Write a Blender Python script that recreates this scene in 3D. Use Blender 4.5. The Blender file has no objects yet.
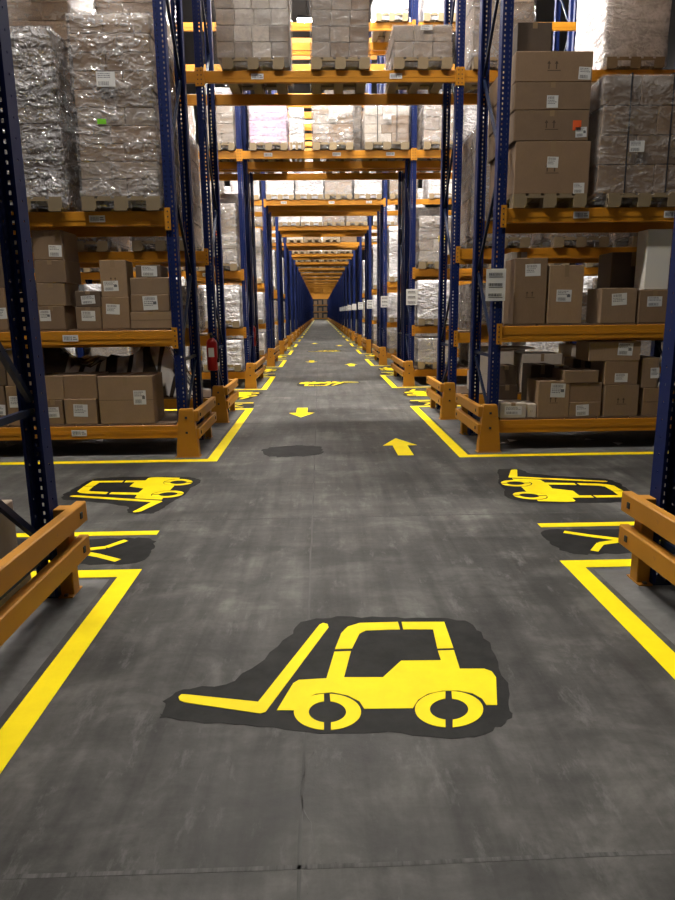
import bpy, bmesh, math, random
from mathutils import Vector, Matrix
R = math.radians
random.seed(7)
scn = bpy.context.scene
col = scn.collection

# ------------------------------------------------------------------ camera
CAM = Vector((-0.2, 0.0, 1.59)); FPX = 660.0
ROT = (Matrix.Rotation(R(-1.38), 3, 'Z') @ Matrix.Rotation(R(90 - 11.75), 3, 'X') @ Matrix.Rotation(R(-0.65), 3, 'Z'))
cd = bpy.data.cameras.new('camera'); cam = bpy.data.objects.new('camera', cd); col.objects.link(cam)
cam.matrix_world = Matrix.Translation(CAM) @ ROT.to_4x4()
cd.sensor_width = 36; cd.sensor_fit = 'AUTO'; cd.lens = FPX / 900 * 36; cd.clip_start = .05; cd.clip_end = 400
scn.camera = cam

def ray(x, y): return ROT @ Vector(((x - 337.5) / FPX, -(y - 450) / FPX, -1))
def at(x, y, Y):
    d = ray(x, y); t = (Y - CAM.y) / d.y; return CAM + d * t
def fl(x, y):
    d = ray(x, y); t = -CAM.z / d.z; p = CAM + d * t; return (p.x, p.y)

# ------------------------------------------------------------------ materials
def new_mat(name):
    m = bpy.data.materials.new(name); m.use_nodes = True
    nt = m.node_tree; b = nt.nodes['Principled BSDF']
    return m, nt, b
def N(nt, t, **kw):
    n = nt.nodes.new(t)
    for k, v in kw.items(): setattr(n, k, v)
    return n
def ramp(nt, src, stops):
    r = N(nt, 'ShaderNodeValToRGB'); e = r.color_ramp.elements
    while len(e) < len(stops): e.new(.5)
    for i, (p, c) in enumerate(stops):
        e[i].position = p; e[i].color = (c if len(c) == 4 else (*c, 1))
    nt.links.new(src, r.inputs[0]); return r.outputs[0]
def noise(nt, vec, scale, detail=4, rough=.55, dist=0):
    n = N(nt, 'ShaderNodeTexNoise'); n.inputs['Scale'].default_value = scale; n.inputs['Detail'].default_value = detail
    n.inputs['Roughness'].default_value = rough; n.inputs['Distortion'].default_value = dist
    if vec is not None: nt.links.new(vec, n.inputs['Vector'])
    return n.outputs['Fac']
def mapped(nt, scale=(1, 1, 1), rot=(0, 0, 0), obj=True):
    tc = N(nt, 'ShaderNodeTexCoord'); mp = N(nt, 'ShaderNodeMapping')
    mp.inputs['Scale'].default_value = scale; mp.inputs['Rotation'].default_value = rot
    nt.links.new(tc.outputs['Object' if obj else 'Generated'], mp.inputs['Vector']); return mp.outputs['Vector']
def mixc(nt, f, a, b, mode='MIX'):
    m = N(nt, 'ShaderNodeMix', data_type='RGBA', blend_type=mode)
    for s, v in ((m.inputs[0], f), (m.inputs[6], a), (m.inputs[7], b)):
        if hasattr(v, 'links'): nt.links.new(v, s)
        elif isinstance(v, (int, float)): s.default_value = v
        else: s.default_value = (*v, 1)
    return m.outputs[2]
def bump(nt, b, h, strength, dist):
    n = N(nt, 'ShaderNodeBump'); n.inputs['Strength'].default_value = strength; n.inputs['Distance'].default_value = dist
    nt.links.new(h, n.inputs['Height']); nt.links.new(n.outputs[0], b.inputs['Normal'])
def paint(name, c, rough=.45, wear=None, var=.25, metal=0, spec=.4):
    m, nt, b = new_mat(name); v = mapped(nt)
    f = noise(nt, v, 3, 5)
    c2 = tuple(x * (1 - var) for x in c)
    o = mixc(nt, f, c, c2)
    if wear:
        w = ramp(nt, noise(nt, v, 14, 6, .7), [(.62, (0, 0, 0)), (.72, (1, 1, 1))])
        o = mixc(nt, w, o, wear)
    nt.links.new(o, b.inputs['Base Color']); b.inputs['Roughness'].default_value = rough; b.inputs['Metallic'].default_value = metal
    b.inputs['Specular IOR Level'].default_value = spec
    return m
M = {}
M['blue'] = paint('blue_rack_paint', (.0042, .014, .092), .55, var=.2, spec=.2)
M['steel_blue'] = paint('dull_blue_brace', (.010, .018, .05), .45, (.05, .055, .07), spec=.2)
M['orange'] = paint('orange_beam_paint', (.60, .25, .015), .42, (.42, .19, .04), .15)
M['guard'] = paint('guard_orange_paint', (.52, .225, .018), .5, (.30, .14, .05), .25)
M['steel'] = paint('bolt_steel', (.18, .17, .16), .4, metal=.8)
M['black'] = paint('black_rubber', (.012, .012, .013), .6)
M['red'] = paint('red_enamel', (.42, .012, .012), .3)
M['white'] = paint('white_sticker', (.72, .71, .69), .5, var=.06)
M['ink'] = paint('dark_ink', (.03, .03, .035), .6)
M['greyink'] = paint('grey_label_ink', (.16, .16, .17), .6)
M['inkred'] = paint('orange_red_sticker', (.85, .13, .03), .5, var=.05)
M['inkgreen'] = paint('green_sticker', (.20, .62, .03), .5, var=.05)
M['inkyellow'] = paint('yellow_sticker', (.85, .6, .02), .5, var=.05)
M['deck'] = paint('chipboard_deck', (.16, .10, .06), .8)
M['wall'] = paint('grey_wall_sheet', (.05, .05, .052), .7)
M['ceil'] = paint('dark_ceiling_sheet', (.03, .03, .032), .8)
M['print'] = paint('brown_print', (.10, .065, .04), .8)
M['tape'] = paint('packing_tape', (.30, .20, .11), .3)
M['cream'] = paint('cream_carton', (.70, .63, .54), .6, var=.1)
M['lilac'] = paint('lilac_carton', (.86, .60, .82), .55, var=.12)
M['plast'] = paint('white_foam_panel', (.75, .72, .66), .6, var=.08)

def card(name, c):
    m, nt, b = new_mat(name); v = mapped(nt)
    oi = N(nt, 'ShaderNodeObjectInfo')
    rnd = ramp(nt, oi.outputs['Random'], [(0, (.78, .78, .78)), (1, (1.12, 1.1, 1.06))])
    f = noise(nt, v, 7, 6, .6)
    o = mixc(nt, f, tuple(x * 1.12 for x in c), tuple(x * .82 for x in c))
    o = mixc(nt, 1.0, o, rnd, 'MULTIPLY')
    fib = noise(nt, mapped(nt, (60, 60, 6)), 4, 3)
    o = mixc(nt, .15, o, ramp(nt, fib, [(.3, (.25, .25, .25)), (.7, (1, 1, 1))]), 'MULTIPLY')
    nt.links.new(o, b.inputs['Base Color']); b.inputs['Roughness'].default_value = .75
    bump(nt, b, fib, .08, .004)
    return m
M['card'] = card('brown_cardboard', (.265, .17, .10))
M['card2'] = card('tan_cardboard', (.32, .212, .127))
M['card3'] = card('grey_cardboard', (.36, .28, .21))
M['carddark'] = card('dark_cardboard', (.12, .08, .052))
M['wood'] = card('pallet_wood', (.30, .225, .13))
M['cardwhite'] = card('pale_cardboard', (.62, .55, .47))

def film(name, base, cover=(.12, .5), rough=.15, tint=(.95, .95, .97), bd=.08, ior=1.9):
    m, nt, b = new_mat(name)
    v = mapped(nt, (1, 1, 2.6), (0, .3, .2)); v2 = mapped(nt, (1.6, 1.6, 1.6))
    h1 = noise(nt, v, 2.6, 3, .55, .9); h2 = noise(nt, v2, 6.5, 2, .5, 1.6)
    wv = N(nt, 'ShaderNodeTexVoronoi', feature='DISTANCE_TO_EDGE'); wv.inputs['Scale'].default_value = 3.2
    nt.links.new(mapped(nt, (1, 1, 2.2), (.2, .5, 0)), wv.inputs['Vector'])
    mx = N(nt, 'ShaderNodeMath', operation='MULTIPLY_ADD'); nt.links.new(h2, mx.inputs[0]); mx.inputs[1].default_value = .6; nt.links.new(h1, mx.inputs[2])
    mx2 = N(nt, 'ShaderNodeMath', operation='MULTIPLY_ADD'); nt.links.new(wv.outputs['Distance'], mx2.inputs[0]); mx2.inputs[1].default_value = .5; nt.links.new(mx.outputs[0], mx2.inputs[2])
    b.inputs['Base Color'].default_value = (*base, 1); b.inputs['Roughness'].default_value = rough
    b.inputs['Specular IOR Level'].default_value = .5; b.inputs['IOR'].default_value = ior
    bump(nt, b, mx2.outputs[0], 1.0, bd)
    t = N(nt, 'ShaderNodeBsdfTransparent'); t.inputs[0].default_value = (*tint, 1)
    f = ramp(nt, mx.outputs[0], [(.62, (cover[0],) * 3), (.95, (cover[1],) * 3)])
    ms = N(nt, 'ShaderNodeMixShader'); nt.links.new(f, ms.inputs[0]); nt.links.new(t.outputs[0], ms.inputs[1]); nt.links.new(b.outputs[0], ms.inputs[2])
    nt.links.new(ms.outputs[0], nt.nodes['Material Output'].inputs['Surface'])
    return m
M['film'] = film('clear_stretch_film', (.58, .56, .55), (.10, .50), .12, bd=.06, ior=2.4)
M['filmshiny'] = film('shiny_stretch_film', (.50, .49, .50), (.30, .7), .12, bd=.15, ior=2.8)
M['filmwhite'] = film('cloudy_stretch_film', (.82, .80, .82), (.45, .85), .22)
M['filmgrey'] = film('taut_stretch_film', (.5, .48, .46), (.08, .34), .2, bd=.05)
M['filmdark'] = film('dark_stretch_film', (.16, .14, .13), (.5, .9), .18)

def yellow():
    m, nt, b = new_mat('yellow_floor_paint'); v = mapped(nt)
    f = ramp(nt, noise(nt, v, 5, 6, .65), [(.35, (.95, .75, .004)), (.75, (.86, .65, .006))])
    w = ramp(nt, noise(nt, v, 30, 6, .75), [(.66, (0, 0, 0)), (.78, (.7, .7, .7))])
    o = mixc(nt, w, f, (.25, .2, .06))
    nt.links.new(o, b.inputs['Base Color']); b.inputs['Roughness'].default_value = .6; b.inputs['Specular IOR Level'].default_value = .12
    return m
M['yellow'] = yellow()
def blackpaint():
    m, nt, b = new_mat('old_black_floor_paint'); v = mapped(nt)
    o = ramp(nt, noise(nt, v, 6, 7, .65), [(.3, (.008, .0078, .0075)), (.75, (.024, .0235, .0225))])
    nt.links.new(o, b.inputs['Base Color']); b.inputs['Roughness'].default_value = .65; b.inputs['Specular IOR Level'].default_value = .12
    return m
M['patch'] = blackpaint()

def concrete():
    m, nt, b = new_mat('worn_concrete')
    v = mapped(nt)
    big = noise(nt, v, .55, 5, .6, .4); mid = noise(nt, v, 2.4, 8, .62, .5); fine = noise(nt, v, 26, 8, .7)
    streak = noise(nt, mapped(nt, (5.0, .35, 1)), 1.3, 6, .6, .3)
    streak2 = noise(nt, mapped(nt, (.5, 4.0, 1), (0, 0, .12)), 1.6, 6, .65, .4)
    c = ramp(nt, mid, [(.28, (.036, .0353, .034)), (.5, (.071, .0693, .0665)), (.74, (.145, .141, .134))])
    c = mixc(nt, .75, c, ramp(nt, big, [(.34, (.50, .50, .50)), (.66, (1.45, 1.43, 1.40))]), 'MULTIPLY')
    c = mixc(nt, .55, c, ramp(nt, streak, [(.35, (.5, .5, .5)), (.68, (1.5, 1.5, 1.48))]), 'MULTIPLY')
    c = mixc(nt, .45, c, ramp(nt, streak2, [(.35, (.65, .65, .65)), (.7, (1.3, 1.3, 1.3))]), 'MULTIPLY')
    c = mixc(nt, .45, c, ramp(nt, fine, [(.3, (.7, .7, .7)), (.7, (1.2, 1.2, 1.2))]), 'MULTIPLY')
    # pale chalky scuffs
    sc = noise(nt, mapped(nt, (3.0, 1.0, 1), (0, 0, -.4)), 2.6, 10, .75, .15)
    c = mixc(nt, ramp(nt, sc, [(.56, (0, 0, 0)), (.76, (.6, .6, .6))]), c, (.20, .196, .188))
    sp = noise(nt, v, 60, 3, .5)
    c = mixc(nt, ramp(nt, sp, [(.74, (0, 0, 0)), (.80, (.6, .6, .6))]), c, (.02, .02, .02))
    nt.links.new(c, b.inputs['Base Color'])
    r = ramp(nt, mid, [(.3, (.50, .50, .50)), (.7, (.72, .72, .72))])
    nt.links.new(r, b.inputs['Roughness']); b.inputs['Specular IOR Level'].default_value = .16
    bump(nt, b, fine, .12, .01)
    return m
M['floor'] = concrete()
M['apron'] = None
def concrete2():
    m, nt, b = new_mat('dusty_bare_concrete'); v = mapped(nt)
    c = ramp(nt, noise(nt, v, 3.0, 8, .66, .5), [(.3, (.06, .059, .057)), (.7, (.16, .157, .152))])
    nt.links.new(c, b.inputs['Base Color']); b.inputs['Roughness'].default_value = .75
    return m
M['apron'] = concrete2()
def seam():
    m, nt, b = new_mat('joint_filler'); v = mapped(nt, (20, 1, 1))
    c = ramp(nt, noise(nt, v, 2.0, 8, .7), [(.35, (.035, .034, .032)), (.65, (.10, .097, .093))])
    nt.links.new(c, b.inputs['Base Color']); b.inputs['Roughness'].default_value = .85
    return m
M['seam'] = seam()
def emit(name, s, c=(1, .9, .76)):
    m, nt, b = new_mat(name)
    b.inputs['Emission Color'].default_value = (*c, 1); b.inputs['Emission Strength'].default_value = s
    b.inputs['Base Color'].default_value = (.8, .8, .8, 1)
    return m

# ------------------------------------------------------------------ mesh helpers
class MB:
    def __init__(s): s.v = []; s.f = []; s.m = []
    def quad(s, a, b, c, d, m=0):
        i = len(s.v); s.v += [tuple(a), tuple(b), tuple(c), tuple(d)]; s.f.append((i, i + 1, i + 2, i + 3)); s.m.append(m)
    def poly_raw(s, vs, fs, m=0):
        i = len(s.v); s.v += [tuple(p) for p in vs]
        for f in fs: s.f.append(tuple(k + i for k in f)); s.m.append(m)
        return s
    def box(s, x0, x1, y0, y1, z0, z1, m=0, mat=None, ch=0):
        if ch:
            vs = []; idx = {}
            for sx in (0, 1):
                for sy in (0, 1):
                    for sz in (0, 1):
                        c = [(x0, x1)[sx], (y0, y1)[sy], (z0, z1)[sz]]
                        for ax in range(3):
                            p = list(c)
                            for o in range(3):
                                if o != ax: p[o] += ch if (sx, sy, sz)[o] == 0 else -ch
                            idx[(sx, sy, sz, ax)] = len(vs); vs.append(p)
            fs = []
            for ax in range(3):
                o1, o2 = [a for a in range(3) if a != ax]
                for sd in (0, 1):
                    q = []
                    for (a, b_) in ((0, 0), (1, 0), (1, 1), (0, 1)):
                        k = [0, 0, 0]; k[ax] = sd; k[o1] = a; k[o2] = b_; q.append(idx[(*k, ax)])
                    fs.append(q)
            for ax in range(3):                  # edges parallel to ax
                o1, o2 = [a for a in range(3) if a != ax]
                for a in (0, 1):
                    for b_ in (0, 1):
                        k0 = [0, 0, 0]; k0[o1] = a; k0[o2] = b_; k1 = list(k0); k1[ax] = 1
                        fs.append([idx[(*k0, o1)], idx[(*k1, o1)], idx[(*k1, o2)], idx[(*k0, o2)]])
            for sx in (0, 1):
                for sy in (0, 1):
                    for sz in (0, 1): fs.append([idx[(sx, sy, sz, a)] for a in range(3)])
        else:
            vs = [(x, y, z) for x in (x0, x1) for y in (y0, y1) for z in (z0, z1)]
            fs = [(0, 1, 3, 2), (4, 6, 7, 5), (0, 4, 5, 1), (2, 3, 7, 6), (0, 2, 6, 4), (1, 5, 7, 3)]
        if mat is not None: vs = [tuple(mat @ Vector(p)) for p in vs]
        return s.poly_raw(vs, fs, m)
    def bar(s, p, q, w, h, m=0):
        p, q = Vector(p), Vector(q); d = q - p; L = d.length; z = d.normalized()
        up = Vector((1, 0, 0)) if abs(z.x) < .9 else Vector((0, 0, 1))
        x = up.cross(z).normalized(); y = z.cross(x)
        mt = Matrix((x, y, z)).transposed().to_4x4(); mt.translation = p
        return s.box(-w / 2, w / 2, -h / 2, h / 2, 0, L, m, mt)
    def tube(s, pts, r, n=10, m=0):
        pts = [Vector(p) for p in pts]; rs = r if isinstance(r, (list, tuple)) else [r] * len(pts); rings = []
        ref = None
        for i, p in enumerate(pts):
            d = (pts[min(i + 1, len(pts) - 1)] - pts[max(i - 1, 0)]).normalized()
            a = ref if ref is not None else (Vector((1, 0, 0)) if abs(d.x) < .8 else Vector((0, 1, 0)))
            u = (a - d * a.dot(d)).normalized(); w = d.cross(u); ref = u
            rings.append([p + (u * math.cos(2 * math.pi * k / n) + w * math.sin(2 * math.pi * k / n)) * rs[i] for k in range(n)])
        vs = [p for g in rings for p in g]; fs = []
        for i in range(len(pts) - 1):
            for k in range(n): fs.append((i * n + k, i * n + (k + 1) % n, (i + 1) * n + (k + 1) % n, (i + 1) * n + k))
        fs.append(tuple(range(n))[::-1]); fs.append(tuple((len(pts) - 1) * n + k for k in range(n)))
        return s.poly_raw(vs, fs, m)
    def prism(s, pts, z0, z1, m=0):
        n = len(pts); vs = [(x, y, z0) for x, y in pts] + [(x, y, z1) for x, y in pts]
        fs = [tuple(range(n))[::-1], tuple(range(n, 2 * n))] + [(i, (i + 1) % n, n + (i + 1) % n, n + i) for i in range(n)]
        return s.poly_raw(vs, fs, m)
    def mesh(s, name, mats, recalc=True, smooth=False):
        me = bpy.data.meshes.new(name); me.from_pydata(s.v, [], s.f)
        for mm in mats: me.materials.append(mm)
        if len(mats) > 1: me.polygons.foreach_set('material_index', s.m)
        if recalc:
            bm = bmesh.new(); bm.from_mesh(me); bmesh.ops.recalc_face_normals(bm, faces=bm.faces); 
            bm.to_mesh(me); bm.free()
        if smooth: me.polygons.foreach_set('use_smooth', [True] * len(me.polygons))
        me.update(); return me
def link(name, me, parent=None, loc=None, rz=0):
    o = bpy.data.objects.new(name, me); col.objects.link(o)
    if parent is not None: o.parent = parent
    if loc is not None: o.location = loc
    if rz: o.rotation_euler.z = rz
    return o
def build(mb, name, mats, parent=None, loc=None, rz=0, **kw):
    if not isinstance(mats, (list, tuple)): mats = [mats]
    return link(name, mb.mesh(name, mats, **kw), parent, loc, rz)
def tag(o, label, cat, group=None, kind='thing'):
    o['label'] = label; o['category'] = cat
    if group: o['group'] = group
    if kind: o['kind'] = kind
    return o
def thing(name, label, cat, loc=(0, 0, 0), rz=0, group=None):
    o = bpy.data.objects.new(name, None); o.empty_display_size = .1; col.objects.link(o); o.location = loc; o.rotation_euler.z = rz
    return tag(o, label, cat, group)
def struct(name, mb, mat, **kw):
    o = build(mb, name, mat, **kw); o['kind'] = 'structure'; return o
CACHE = {}
def cached(key, fn):
    if key not in CACHE: CACHE[key] = fn()
    return CACHE[key]
ORD = ['zeroth', 'first', 'second', 'third', 'fourth', 'fifth', 'sixth', 'seventh', 'eighth', 'ninth', 'tenth', 'eleventh', 'twelfth', 'thirteenth',
       'fourteenth', 'fifteenth', 'sixteenth', 'seventeenth', 'eighteenth', 'nineteenth', 'twentieth', 'twenty-first', 'twenty-second', 'twenty-third', 'twenty-fourth', 'twenty-fifth', 'twenty-sixth']

# ------------------------------------------------------------------ layout
XU = 1.785                       # upright centre either side of the corridor
PITCH = 3.57
BH = .15                        # beam height
NR = 25
def lines(n):                   # the four upright lines of a double rack
    if n == -1: return (.4, 1.35, 2.7, 3.65)
    if n == 0: return (7.55, 8.5, 9.95, 10.9)
    a = 14.5 + 6.0 * (n - 1); return (a, a + .95, a + 1.25, a + 2.2)
LEV = (.35, 1.42, 2.68)
LEVB = (.35, 1.28, 2.48)       # every rack half but the one facing the camera
def levels(n, half): return LEV if (n == 0 and half == 0) else LEVB
def high(n, line):              # top of the beams over the corridor
    if n == 0 and line < 2: return 5.35
    return 4.84
RACK = {-1: 'rack beside the camera', 0: 'first rack ahead'}
for n in range(1, NR): RACK[n] = ORD[n + 1] + ' rack ahead'
SIDE = {-1: 'left', 1: 'right'}

# ------------------------------------------------------------------ setting
X0, X1, Y0, Y1, ZC = -13.0, 13.0, -6.0, 168.0, 13.0
floor = struct('floor', MB().box(X0, X1, Y0, Y1, -.2, 0), M['floor'])
struct('ceiling', MB().box(X0, X1, Y0, Y1, ZC, ZC + .2), M['ceil'])
struct('wall_left', MB().box(X0 - .2, X0, Y0, Y1, 0, ZC), M['wall'])
struct('wall_right', MB().box(X1, X1 + .2, Y0, Y1, 0, ZC), M['wall'])
struct('wall_far', MB().box(X0, X1, Y1, Y1 + .2, 0, ZC), M['wall'])
struct('wall_near', MB().box(X0, X1, Y0 - .2, Y0, 0, ZC), M['wall'])
# floor joints: one along the corridor, some across it
def joint(name, pts, w):
    mb = MB()
    for i in range(len(pts) - 1):
        (xa, ya), (xb, yb) = pts[i], pts[i + 1]
        d = Vector((xb - xa, yb - ya)).normalized(); nx, ny = -d.y * w / 2, d.x * w / 2
        mb.prism([(xa - nx, ya - ny), (xb - nx, yb - ny), (xb + nx, yb + ny), (xa + nx, ya + ny)], .0002, .0008)
    return struct(name, mb, M['seam'])
pts = []; y = -2.0; rj = random.Random(3)
while y < 60: pts.append((-.285 + rj.uniform(-.004, .004), y)); y += .25 if y < 8 else 4
joint('trim_1', pts, .012)
joint('trim_2', [(-6 + k * .5, 1.61 + k * .0035 + rj.uniform(-.004, .004)) for k in range(25)], .016)
for i, yj in enumerate((5.0, 12.9, 18.6)): joint('trim_%d' % (i + 3), [(-6, yj), (6, yj + .05)], .012)
pts = []
for k in range(16): pts.append((-.27 + .02 * math.sin(k * .5) + rj.uniform(-.006, .006), 1.64 + k * .035))
joint('trim_6', pts, .004)
pts = []
for k in range(14): pts.append((-.275 + .012 * math.sin(k * .9) + rj.uniform(-.006, .006), 2.6 + k * .06))
joint('trim_7', pts, .007)

# ------------------------------------------------------------------ upright frames
H_UP = 11.6
def hole_cell(mb, o, u, v, w0, w1, h0, h1, hw, hh):
    # a cell of the sheet (u across, v up) with one rectangular hole in it
    def p(a, b): return o + u * a + v * b
    cx, cy = (w0 + w1) / 2, (h0 + h1) / 2
    a0, a1, b0, b1 = cx - hw / 2, cx + hw / 2, cy - hh / 2, cy + hh / 2
    mb.quad(p(w0, h0), p(w1, h0), p(a1, b0), p(a0, b0)); mb.quad(p(w1, h0), p(w1, h1), p(a1, b1), p(a1, b0))
    mb.quad(p(w1, h1), p(w0, h1), p(a0, b1), p(a1, b1)); mb.quad(p(w0, h1), p(w0, h0), p(a0, b0), p(a0, b1))
def upright_mesh(full):
    mb = MB(); Z = Vector((0, 0, 1)); X = Vector((1, 0, 0)); Yv = Vector((0, 1, 0)); w, d = .055, .06
    if full:
        n = int(H_UP / .05)
        for k in range(n):
            z0, z1 = k * .05, (k + 1) * .05
            o = Vector((-w, -d, 0))
            hole_cell(mb, o, X, Z, 0, w, z0, z1, .013, .022); hole_cell(mb, o, X, Z, w, 2 * w, z0, z1, .013, .022)
            for sx in (-1, 1):
                o2 = Vector((sx * w, -d, 0))
                hole_cell(mb, o2, Yv, Z, .02, 2 * d - .02, z0, z1, .012, .012) if k % 2 else mb.quad(o2 + Yv * .02 + Z * z0, o2 + Yv * (2 * d - .02) + Z * z0, o2 + Yv * (2 * d - .02) + Z * z1, o2 + Yv * .02 + Z * z1)
                mb.quad(o2 + Z * z0, o2 + Yv * .02 + Z * z0, o2 + Yv * .02 + Z * z1, o2 + Z * z1)
                e = 2 * d - .02
                mb.quad(o2 + Yv * e + Z * z0, o2 + Yv * 2 * d + Z * z0, o2 + Yv * 2 * d + Z * z1, o2 + Yv * e + Z * z1)
                o3 = Vector((sx * w, d, 0))
                mb.quad(o3 + Z * z0, o3 - X * sx * .018 + Z * z0, o3 - X * sx * .018 + Z * z1, o3 + Z * z1)
    else:
        t = .004
        mb.box(-w, w, -d, -d + t, 0, H_UP)
        for sx in (-1, 1):
            a, b_ = sorted((sx * w, sx * (w - t))); mb.box(a, b_, -d, d, 0, H_UP)
            a, b_ = sorted((sx * w, sx * (w - .018))); mb.box(a, b_, d - t, d, 0, H_UP)
    me = mb.mesh('upright', [M['blue']], recalc=not full)
    if full:
        bm = bmesh.new(); bm.from_mesh(me); bmesh.ops.remove_doubles(bm, verts=bm.verts, dist=1e-5)
        bmesh.ops.recalc_face_normals(bm, faces=bm.faces)
        bmesh.ops.solidify(bm, geom=bm.faces[:], thickness=.003)
        bm.to_mesh(me); bm.free()
    return me
UP = upright_mesh(True)
def brace_list(depth):          # straight struts between the two uprights, y measured from the aisle-side one
    out = [((0, .26), (depth, .26)), ((0, 1.08), (depth, 1.08)), ((0, .32), (depth, 1.02)), ((0, 1.14), (depth, 2.05))]
    z = 2.1; s = True
    while z < H_UP - 1.2:
        out.append(((depth, z), (0, z + 1.05)) if s else ((0, z), (depth, z + 1.05))); z += 1.1; s = not s
    return out
def frame_objs(root, dpt, flip, detail):
    # local y runs from the front upright (0) to the back upright (dpt); flip: the aisle side is the back one
    if detail:
        link('upright', UP, root, (0, 0, 0)); link('upright', UP, root, (0, dpt, 0), math.pi)
        for (a, b_) in brace_list(dpt - .06):
            ya, yb = a[0] + .03, b_[0] + .03
            if flip: ya, yb = dpt - ya, dpt - yb
            key = ('brace', round(abs(yb - ya), 3), round(b_[1] - a[1], 3), yb > ya)
            me = cached(key, lambda: MB().bar((0, 0, 0), (0, yb - ya, b_[1] - a[1]), .036, .03).mesh('brace', [M['steel_blue']]))
            link('brace', me, root, (0, ya, a[1]))
        fp = cached('foot', lambda: MB().box(-.058, .058, -.063, .063, .0, .008).box(-.05, -.035, -.04, -.02, .008, .02).box(.035, .05, -.04, -.02, .008, .02).mesh('foot_plate', [M['steel_blue']]))
        link('foot_plate', fp, root, (0, 0, 0)); link('foot_plate', fp, root, (0, dpt, 0))
def far_frame_mesh(dpt):
    mb = MB(); w, d, t = .055, .06, .005
    for y, s in ((0, 1), (dpt, -1)):
        ys = sorted((y - s * d, y - s * (d - t))); mb.box(-w, w, ys[0], ys[1], 0, H_UP)
        for sx in (-1, 1):
            a, b_ = sorted((sx * w, sx * (w - t))); mb.box(a, b_, y - d, y + d, 0, H_UP)
        mb.box(-.058, .058, y - .063, y + .063, 0, .008)
    for (a, b_) in brace_list(dpt - .06): mb.bar((0, a[0] + .03, a[1]), (0, b_[0] + .03, b_[1]), .036, .03, 1)
    return mb.mesh('rack_upright_ladder', [M['blue'], M['steel_blue']])
def frame(n, which, x, label, detail):
    L = lines(n); y0, y1 = (L[0], L[1]) if which == 0 else (L[2], L[3])
    if detail:
        r = thing('rack_upright_ladder', label, 'rack frame', (x, y0, 0), 0, 'blue upright rack frames')
        frame_objs(r, y1 - y0, which == 1, True)
    else:
        me = cached(('farframe', round(y1 - y0, 3)), lambda: far_frame_mesh(y1 - y0))
        r = tag(link('rack_upright_ladder', me, None, (x, y0, 0)), label, 'rack frame', 'blue upright rack frames')
    return r
WH = ('front', 'back')
for n in range(-1, NR):
    for s in (-1, 1):
        for wh in (0, 1):
            if n == -1 and wh == 0: continue
            frame(n, wh, s * XU, f'blue upright frame, {WH[wh]} half of {RACK[n]}, {SIDE[s]} edge of corridor', n <= 2)
for s in (-1, 1):
    for n in (-1, 0, 1, 2):
        for wh in (0, 1):
            if n == -1 and wh == 0: continue
            frame(n, wh, s * (XU + PITCH), f'blue upright frame one bay out, {WH[wh]} half of {RACK[n]}, {SIDE[s]} side', False)
    for wh in (0, 1):
        frame(1, wh, s * (XU + 2 * PITCH), f'blue upright frame two bays out, {WH[wh]} half of second rack, {SIDE[s]} side', False)

# ------------------------------------------------------------------ beams
BLEN = PITCH - .11
def beam_body():
    mb = MB(); a = BLEN / 2 - .004
    mb.box(-a, a, -.025, .025, -BH, 0, ch=.004)
    mb.box(-a, a, -.029, -.025, -BH * .62, -BH * .38)
    return mb.mesh('rack_crossbeam', [M['orange']])
def connector_mesh():
    mb = MB(); mb.box(0, .008, -.05, .03, -.2, .03)
    mb.box(-.055, .008, -.056, -.05, -.2, .03)
    for k in range(4): mb.box(-.035, -.02, -.059, -.056, -.18 + k * .055, -.165 + k * .055, 1)
    return mb.mesh('connector', [M['orange'], M['ink']])
def sticker_mesh(w, h, seed, kind='barcode'):
    mb = MB(); rr = random.Random(seed)
    a = rr.uniform(-.06, .06)
    mb.box(-w / 2, w / 2, -.0012, 0, -h / 2, h / 2)
    if kind == 'barcode':
        x = -w * .42
        while x < w * .1:
            b_ = rr.uniform(.01, .035) * w; mb.box(x, x + b_, -.0018, -.0012, -h * .3, h * .3, 1); x += b_ + rr.uniform(.012, .03) * w
        for k in range(2): mb.box(w * .16, w * rr.uniform(.34, .44), -.0018, -.0012, h * (.08 - .3 * k), h * (.22 - .3 * k), 1)
    else:
        up = seed % 2; t0 = .38 if up else .1
        for k in range(3):
            z = h * (t0 - .13 * k); x = -w * .42
            while x < w * rr.uniform(.05, .4):
                b_ = rr.uniform(.04, .14) * w; mb.box(x, min(x + b_, w * .45), -.0018, -.0012, z - h * .028, z + h * .028, 1); x += b_ + .03 * w
        x = -w * .4; zb = (-.42, -.14) if up else (.2, .42)
        while x < w * rr.uniform(.15, .35):
            b_ = rr.uniform(.008, .03) * w; mb.box(x, x + b_, -.0018, -.0012, h * zb[0], h * zb[1], 1); x += b_ + rr.uniform(.012, .03) * w
        if seed % 3 == 0: mb.box(w * .2, w * .42, -.0018, -.0012, -h * .12, h * .1, 1)
    return mb.mesh('sticker', [M['white'], M['greyink']])
def beam(n, ln, bay, ztop, label, detail, labels=()):
    # bay: 0 = over the corridor, -1/-2 left, 1/2 right
    y = lines(n)[ln]; yb = y - .02 if ln in (0, 2) else y + .02
    face = 0 if ln in (0, 2) else math.pi
    x = bay * PITCH
    body = cached('beam', beam_body)
    o = tag(link('rack_crossbeam', body, None, (x, yb, ztop), face), label, 'beam', 'orange rack beams')
    if detail:
        cm = cached('conn', connector_mesh)
        a = link('connector', cm, o, (-BLEN / 2 - .003, 0, 0))
        cm2 = cached('conn2', lambda: mirror_x(cm)); link('connector', cm2, o, (BLEN / 2 + .003, 0, 0))
        for k, lx in enumerate(labels):
            st = cached(('st', k % 3), lambda: sticker_mesh(.17, .07, 40 + k))
            link('location_label', st, o, (lx, -.0292, -BH / 2))
    return o
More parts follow.
